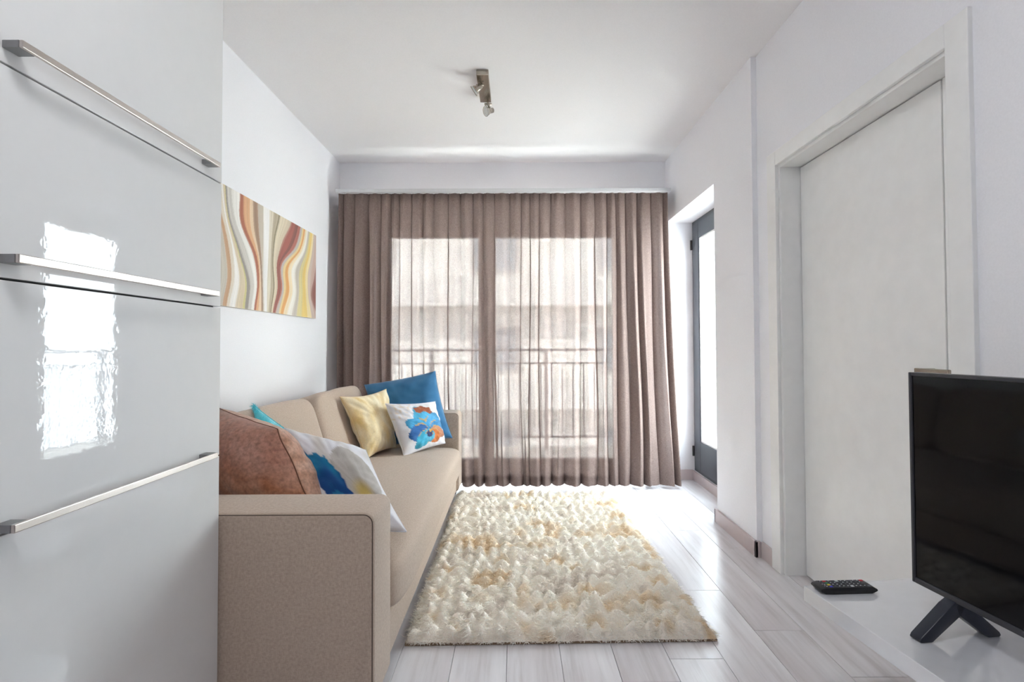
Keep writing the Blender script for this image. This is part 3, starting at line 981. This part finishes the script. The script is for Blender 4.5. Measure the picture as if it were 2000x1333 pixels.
cur = thing('curtain', 'drawn taupe linen curtain with soft pleats hanging to the floor', 'curtain', (-0.09, 3.87, 0))
CX0, CX1, CZT = -1.376, 1.196, 2.301
widths = []
x = CX0
rs = random.Random(21)
while x < CX1:
    side_ = x < -1.04 or x > 0.80
    w = rs.uniform(0.055, 0.135) if side_ else rs.choice([rs.uniform(0.055, 0.085), rs.uniform(0.08, 0.125)])
    widths.append(w); x += w
sc_ = (CX1 - CX0) / sum(widths)
widths = [w * sc_ for w in widths]
fp = [(rs.uniform(0.55, 1.5), rs.uniform(0.8, 1.8), rs.uniform(0, 6.28), rs.uniform(-0.25, 0.25)) for _ in widths]
PER = 18
def curtain_pt(fi, t, z, dy=0.0):
    amp, c, ph, dr = fp[fi]
    x0 = CX0 + sum(widths[:fi])
    w = widths[fi]
    dn = 1 - z / CZT                      # 0 top .. 1 floor
    A_ = (0.010 + 0.030 * amp * min(1, dn * 3.0)) * (0.75 + 0.5 * dn)
    cz = c * (0.55 + 0.45 * min(1, dn * 5))
    xl = x0 + w * (t + cz * math.sin(2 * math.pi * t) / (2 * math.pi))
    s = (xl - CX0) / (CX1 - CX0)
    y = 3.872 - A_ * math.cos(2 * math.pi * t)
    y -= 0.004 * math.cos(6 * math.pi * t) * math.exp(-dn * 14)
    wav = 0.014 * math.sin(2.2 * z + ph + x0 * 9) * dn + 0.014 * nz(x0 * 3 + 0.15 * z, z * 0.7, 2) * dn
    fl_ = 0.065 * max(0, (s - 0.80) / 0.20) * dn ** 1.6 - 0.0 * dn
    return (xl + wav * (1 if 0.02 < s < 0.98 else 0.3) + fl_, y + dy, z)
def curtain_sheet(name, z0, z1, nz_, dy, parent):
    verts, faces = [], []
    colsn = 0
    zs = [z1 + (z0 - z1) * (i / nz_) for i in range(nz_ + 1)]
    RET = 6
    cols_idx = [(-1, k / RET) for k in range(RET)] + [(fi, k / PER) for fi in range(len(widths)) for k in range(PER)] + [(len(widths) - 1, 1.0)] + [(-2, (k + 1) / RET) for k in range(RET)]
    colsn = len(cols_idx)
    pre = []
    for z in zs:
        for fi, t in cols_idx:
            if fi >= 0:
                verts.append(curtain_pt(fi, t, z, dy))
            else:       # the ends of the curtain turn back to the wall
                ex_, ey_, _ = curtain_pt(0, 0.0, z, dy) if fi == -1 else curtain_pt(len(widths) - 1, 1.0, z, dy)
                f_ = 1 - t if fi == -1 else t
                verts.append((ex_ + (-0.02 if fi == -1 else 0.004) * f_ + 0.006 * math.sin(f_ * 7), ey_ + (4.09 - ey_) * f_, z))
    for i in range(nz_):
        for j in range(colsn - 1):
            faces.append((i * colsn + j, i * colsn + j + 1, (i + 1) * colsn + j + 1, (i + 1) * colsn + j))
    return mesh_obj(name, verts, faces, M_curt, parent, smooth=True)
cp = curtain_sheet('fabric_panel', 0.026, CZT, 46, 0.0, cur)
curtain_sheet('hem', 0.0265, 0.105, 4, 0.0035, cur)
curtain_sheet('heading_tape', CZT - 0.06, CZT - 0.001, 4, 0.0035, cur)

# ------------------------------------------------------------------ canvas on the left wall
AY0, AY1, AZ0, AZ1 = 2.395, 3.560, 1.304, 1.903
art = thing('canvas_painting', 'wide canvas with wavy stripes in cream, rust, red and yellow', 'painting', (XL + 0.015, 2.98, AZ0))
AX = -1.43
M_edge = plain('canvas_edge', lin(226, 220, 208), 0.8)
boxes('stretcher_frame', [(XL + 0.001, AX - 0.0006, AY0, AY1, AZ0, AZ1)], M_edge, art)
# band boundaries: horizontal place (0 near .. 1 far) at five heights from top to bottom
def hx_(px):       # crop pixel to place along the canvas
    u = 420 + px / 4.445
    return (1.43 * 970 / (1006 - u) - AY0) / (AY1 - AY0)
G_ = lin
bands = [  # (x at top, 3/4, 1/2, 1/4, bottom) and colour to the right of the line
    ((-200, -150, 0, 30, -20), G_(206, 200, 188)),
    ((-60, 20, 75, 100, 60), G_(202, 156, 116)),
    ((-45, 45, 110, 135, 95), G_(232, 222, 206)),
    ((40, 75, 140, 160, 120), G_(250, 248, 245)),
    ((55, 88, 160, 205, 170), G_(222, 206, 178)),
    ((70, 100, 185, 255, 235), G_(214, 206, 140)),
    ((76, 106, 195, 268, 255), G_(150, 142, 138)),
    ((90, 120, 215, 296, 283), G_(212, 208, 202)),
    ((130, 165, 270, 330, 312), G_(246, 244, 240)),
    ((205, 210, 325, 360, 335), G_(176, 88, 54)),
    ((235, 250, 355, 378, 352), G_(226, 172, 124)),
    ((290, 300, 368, 384, 372), G_(232, 206, 176)),
    ((318, 330, 380, 396, 400), G_(160, 124, 98)),
    ((360, 372, 396, 408, 412), G_(206, 196, 182)),
    ((410, 412, 412, 415, 424), G_(248, 247, 247)),
    ((465, 462, 455, 446, 448), G_(222, 214, 196)),
    ((500, 486, 478, 478, 462), G_(186, 172, 146)),
    ((545, 506, 492, 502, 478), G_(140, 128, 96)),
    ((556, 516, 500, 512, 486), G_(226, 214, 190)),
    ((600, 548, 518, 524, 494), G_(214, 200, 176)),
    ((655, 580, 532, 538, 500), G_(160, 66, 56)),
    ((690, 640, 552, 556, 512), G_(126, 48, 46)),
    ((715, 665, 560, 566, 518), G_(178, 92, 78)),
    ((735, 690, 572, 578, 524), G_(196, 188, 182)),
    ((752, 712, 592, 594, 552), G_(236, 212, 150)),
    ((764, 726, 612, 610, 566), G_(232, 164, 84)),
    ((776, 738, 634, 640, 590), G_(244, 226, 190)),
    ((788, 752, 662, 668, 622), G_(250, 246, 238)),
    ((800, 772, 694, 700, 664), G_(206, 196, 186)),
    ((812, 786, 728, 726, 706), G_(226, 212, 150)),
    ((822, 800, 756, 756, 748), G_(240, 208, 112)),
    ((838, 818, 782, 786, 800), G_(248, 230, 180)),
    ((850, 834, 802, 806, 836), G_(214, 192, 182)),
    ((864, 852, 830, 826, 868), G_(206, 172, 160)),
    ((900, 882, 858, 832, 890), G_(142, 66, 58)),
    ((960, 940, 920, 900, 960), G_(240, 206, 120)),
]
hs = np.array([1.0, 0.75, 0.5, 0.25, 0.0])[::-1]
bl = np.array([[hx_(max(-900, p)) for p in b[0]][::-1] for b in bands])
bc_ = np.array([b[1] for b in bands])
na_, nb_ = 340, 90
vs2, cs2 = [], []
def smooth_interp(row, v):
    # catmull-rom through the five heights
    k = min(3, int(v * 4)); f = v * 4 - k
    p = [row[max(0, k - 1)], row[k], row[k + 1], row[min(4, k + 2)]]
    return 0.5 * ((2 * p[1]) + (-p[0] + p[2]) * f + (2 * p[0] - 5 * p[1] + 4 * p[2] - p[3]) * f * f + (-p[0] + 3 * p[1] - 3 * p[2] + p[3]) * f ** 3)
for j in range(nb_):
    v = j / (nb_ - 1)
    xs = np.array([smooth_interp(r, v) for r in bl])
    xs = np.maximum.accumulate(xs)
    for i in range(na_):
        a = i / (na_ - 1)
        k = int(np.searchsorted(xs, a)) - 1
        k = max(0, min(len(bands) - 1, k))
        k2 = min(len(bands) - 1, k + 1)
        wdt = max(1e-4, xs[k2] - xs[k])
        f = (a - xs[k]) / wdt
        c = bc_[k]
        if k > 0 and f < 0.3:
            c = c * (0.6 + f * 1.33) + bc_[k - 1] * (0.4 - f * 1.33)
        st = nz(f * 5 + k * 3.1, v * 1.5, k)
        c = np.clip((c * 0.84 + 0.16 * np.array((0.80, 0.74, 0.66))) * (1 + 0.16 * st), 0, 1)
        vs2.append((AX, AY0 + 0.0005 + (AY1 - AY0 - 0.001) * a, AZ0 + 0.0005 + (AZ1 - AZ0 - 0.001) * v))
        cs2.append(tuple(c))
fs2 = [(j * na_ + i, j * na_ + i + 1, (j + 1) * na_ + i + 1, (j + 1) * na_ + i) for j in range(nb_ - 1) for i in range(na_ - 1)]
mesh_obj('painted_face', vs2, fs2, print_mat('painted_canvas', 0.65, 0.0, 0.25, 260), art, smooth=True, colors=np.array(cs2))

# ------------------------------------------------------------------ television bench, television, remote
ang = math.atan2(0.125, 1.0)          # bench is turned slightly off the wall
bench = thing('tv_bench', 'low gloss white television bench in front of the door', 'tv bench', (0.838, 1.462, 0), rz=ang)
# local: x to the right (towards the wall), y away from the viewer ; far left corner at the origin
BL_, BD = 1.55, 0.385
box('top', 0, BD, -BL_, 0, 0.357, 0.40, M_stand, bench, bevel=0.0015, local=True)
box('side_panel', 0.07, BD - 0.02, -0.47, -0.45, 0.04, 0.357, M_stand, bench, local=True)
box('side_panel', 0.07, BD - 0.02, -BL_ + 0.09, -BL_ + 0.11, 0.04, 0.357, M_stand, bench, local=True)
box('bottom_shelf', 0.07, BD - 0.02, -BL_ + 0.09, -0.45, 0.02, 0.04, M_stand, bench, local=True)
for y in (-0.49, -BL_ + 0.13):
    for x in (0.10, BD - 0.06):
        box('leg', x - 0.02, x + 0.02, y - 0.02, y + 0.02, 0, 0.021, M_stand, bench, local=True)

def screen_mat():
    t = NT('glossy_black_screen')
    t.set(Base_Color=(0.004, 0.004, 0.005, 1), Roughness=0.06, Specular_IOR_Level=0.22)
    f = t.noise(t.coords('Object'), 5, 1)
    t.l(t.ramp(f, [(0.3, (0.003, 0.003, 0.004)), (0.7, (0.005, 0.005, 0.006))]), t.p.inputs['Base Color'])
    return t.m
M_screen = screen_mat()
M_bezel = plain('charcoal_tv_bezel', lin(56, 57, 63), 0.42)
M_foot = plain('dark_navy_tv_foot', lin(26, 32, 48), 0.30)
tv = thing('television', 'black flat screen television on V-shaped feet', 'television', (1.028, 1.302, 0.4), rz=math.atan2(0.122, 1.0))
# local: screen faces -x, y runs from 0 (far edge) towards the viewer, z up from the bench
TW, TZ0, TZ1 = 0.965, 0.087, 0.629
BZ = 0.008
boxes('bezel', [(0, 0.03, -BZ, 0, TZ0, TZ1), (0, 0.03, -TW, -TW + BZ, TZ0, TZ1),
                (0, 0.03, -TW + BZ, -BZ, TZ1 - BZ * 1.1, TZ1), (0, 0.03, -TW + BZ, -BZ, TZ0, TZ0 + 0.014)], M_bezel, tv, bevel=0.0018, local=True)
box('screen', 0.004, 0.02, -TW + BZ, -BZ, TZ0 + 0.014, TZ1 - BZ * 1.1, M_screen, tv, local=True)
box('rear_housing', 0.0205, 0.062, -TW + 0.06, -0.06, TZ0 + 0.03, TZ1 - 0.14, M_black, tv, bevel=0.012, seg=3, local=True)
def tv_leg(y, s):
    # flat strut fanning from under the frame down to the bench
    x_top, x_bot = (0.012 + 0.006 * s), (0.012 + s * 0.105)
    prof = [(x_top, 0.094), (x_top + s * 0.022, 0.078), (x_bot, 0.012), (x_bot + s * 0.004, 0.004), (x_bot, 0.0004), (x_bot - s * 0.030, 0.0004), (x_top - s * 0.012, 0.060), (x_top - s * 0.018, 0.080)]
    bm = bmesh.new()
    f = [bm.verts.new((px, y - 0.014, pz)) for px, pz in prof]
    g = [bm.verts.new((px, y + 0.014, pz)) for px, pz in prof]
    bm.faces.new(f); bm.faces.new(g[::-1])
    for i in range(len(prof)):
        j = (i + 1) % len(prof)
        bm.faces.new((f[i], g[i], g[j], f[j]))
    bmesh.ops.bevel(bm, geom=[e for e in bm.edges], offset=0.002, segments=2, profile=0.5, affect='EDGES')
    return bm_done('foot', bm, M_foot, tv, smooth=True, local=True)
for y in (-0.100, -0.865):
    tv_leg(y, -1); tv_leg(y, 1)

rem = thing('remote_control', 'black remote control with coloured buttons on the bench corner', 'remote control', (0.936, 1.432, 0.4), rz=math.radians(2.5))
RL, RW, RH = 0.166, 0.046, 0.019
# body profile along x, underside lifted at the curved battery end
prof = [(-RL / 2, 0.011), (-RL / 2 + 0.004, 0.006), (-RL / 2 + 0.016, 0.001), (-RL / 2 + 0.035, 0.0003), (RL / 2 - 0.016, 0.0003), (RL / 2 - 0.012, 0.004), (RL / 2, 0.007),
        (RL / 2 - 0.001, 0.012), (RL / 2 - 0.014, RH), (-RL / 2 + 0.018, RH), (-RL / 2 + 0.004, RH - 0.003)]
bm = bmesh.new()
f = [bm.verts.new((px, -RW / 2, pz)) for px, pz in prof]
g = [bm.verts.new((px, RW / 2, pz)) for px, pz in prof]
bm.faces.new(f); bm.faces.new(g[::-1])
for i in range(len(prof)):
    j = (i + 1) % len(prof)
    bm.faces.new((f[i], g[i], g[j], f[j]))
bmesh.ops.bevel(bm, geom=list(bm.edges), offset=0.0012, segments=2, profile=0.5, affect='EDGES')
bm_done('shell', bm, M_black, rem, smooth=True, local=True)
BT = {n: plain('button_' + n, c, 0.45) for n, c in (('red', lin(200, 30, 40)), ('white', lin(205, 208, 212)), ('grey', lin(120, 124, 132)),
      ('green', lin(30, 130, 80)), ('yellow', lin(214, 196, 40)), ('blue', lin(50, 50, 190)), ('dark', lin(52, 54, 62)))}
M_mark = plain('white_button_mark', lin(220, 222, 226), 0.6)
for i in range(11):
    for j in range(4):
        bxp, byp = 0.062 - i * 0.0122, 0.0155 - j * 0.0103
        nm = 'dark'
        if i == 0:
            if j in (1, 2):
                continue
            nm = 'red' if j == 0 else 'grey'
        if i == 9:
            nm = ('red', 'green', 'yellow', 'blue')[j]
        if i == 4 and j == 3 or i == 6 and j == 0:
            nm = 'white'
        b = box('button', bxp - 0.0042, bxp + 0.0042, byp - 0.0036, byp + 0.0036, RH - 0.0005, RH + 0.0014, BT[nm], rem, bevel=0.0006, seg=1, local=True)
        if nm == 'dark' and (i * 7 + j * 3) % 4 != 1:
            box('button_mark', bxp - 0.0016, bxp + 0.0016, byp - 0.0012, byp + 0.0012, RH + 0.00135, RH + 0.0016, M_mark, b, local=True)
box('label_strip', -RL / 2 + 0.019, -RL / 2 + 0.023, -0.012, 0.010, RH - 0.0002, RH + 0.0003, M_mark, rem, local=True)

# ------------------------------------------------------------------ fill lamp added to brighten the room, out of view
def lit_mat(strength):
    t = NT('fill_lamp_glow')
    t.set(Base_Color=(0.9, 0.9, 0.9, 1), Roughness=0.4)
    t.p.inputs['Emission Color'].default_value = (0.96, 0.98, 1.0, 1)
    t.p.inputs['Emission Strength'].default_value = strength
    return t.m
fill_lamp = thing('added_fill_lamp', 'added round ceiling lamp, out of view, filling the room with light', 'ceiling lamp', (-0.25, 0.35, ZC))
Mk = Matrix.Translation((-0.25, 0.35, ZC))
lathe('fill_lamp_mount', [(0.20, -0.001), (0.20, -0.02), (0.19, -0.025)], M_chrome, fill_lamp, Mk, n=40)
lathe('fill_shade', [(0.188, -0.0255), (0.185, -0.05), (0.15, -0.075), (0.08, -0.088), (0.01, -0.09)], lit_mat(7.5), fill_lamp, Mk, n=40)

# ------------------------------------------------------------------ ceiling spotlight
lamp = thing('ceiling_spotlight', 'nickel twin spot bar lamp with swivelling heads on the ceiling', 'ceiling lamp', (-0.176, 2.87, ZC))
box('mounting_bar', -0.210, -0.142, 2.716, 3.03, ZC - 0.032, ZC - 0.001, M_chrome, lamp, bevel=0.003)
M_bulb = plain('frosted_bulb_glass', lin(226, 226, 222), 0.25)
def spot(base, direction, sidearm):
    base, d = Vector(base), Vector(direction).normalized()
    M = Matrix.Translation(base) @ d.to_track_quat('Z', 'Y').to_matrix().to_4x4()
    hd_ = lathe('spot_head', [(0.006, -0.034), (0.015, -0.032), (0.017, -0.006), (0.020, 0.0), (0.024, 0.004), (0.024, 0.008), (0.020, 0.008)], M_chrome, lamp, M, n=24)
    lathe('bulb', [(0.012, 0.004), (0.0255, 0.012), (0.0255, 0.018), (0.010, 0.0195)], M_bulb, hd_, M, n=24)
    ring = [base + M.to_3x3() @ Vector((0.029 * math.cos(a), 0.029 * math.sin(a), 0.020)) for a in [k * math.pi / 12 for k in range(24)]]
    tube('rim', ring, 0.0022, M_chrome, hd_, n=6, closed=True)
    tube('bracket', [base + Vector(sidearm), base + Vector(sidearm) * 0.55, base - d * 0.02], 0.006, M_chrome, lamp, n=8)
    c = base + Vector(sidearm) * 0.6
    tube('knob', [c - Vector((0.022, 0, 0)), c + Vector((0.022, 0, 0))], 0.007, M_chrome, lamp, n=10)
spot((-0.213, 2.79, ZC - 0.072), (-0.75, 0.25, -0.45), (0.030, 0.02, 0.045))
spot((-0.158, 3.02, ZC - 0.088), (-0.80, -0.5, -0.35), (-0.004, -0.02, 0.058))
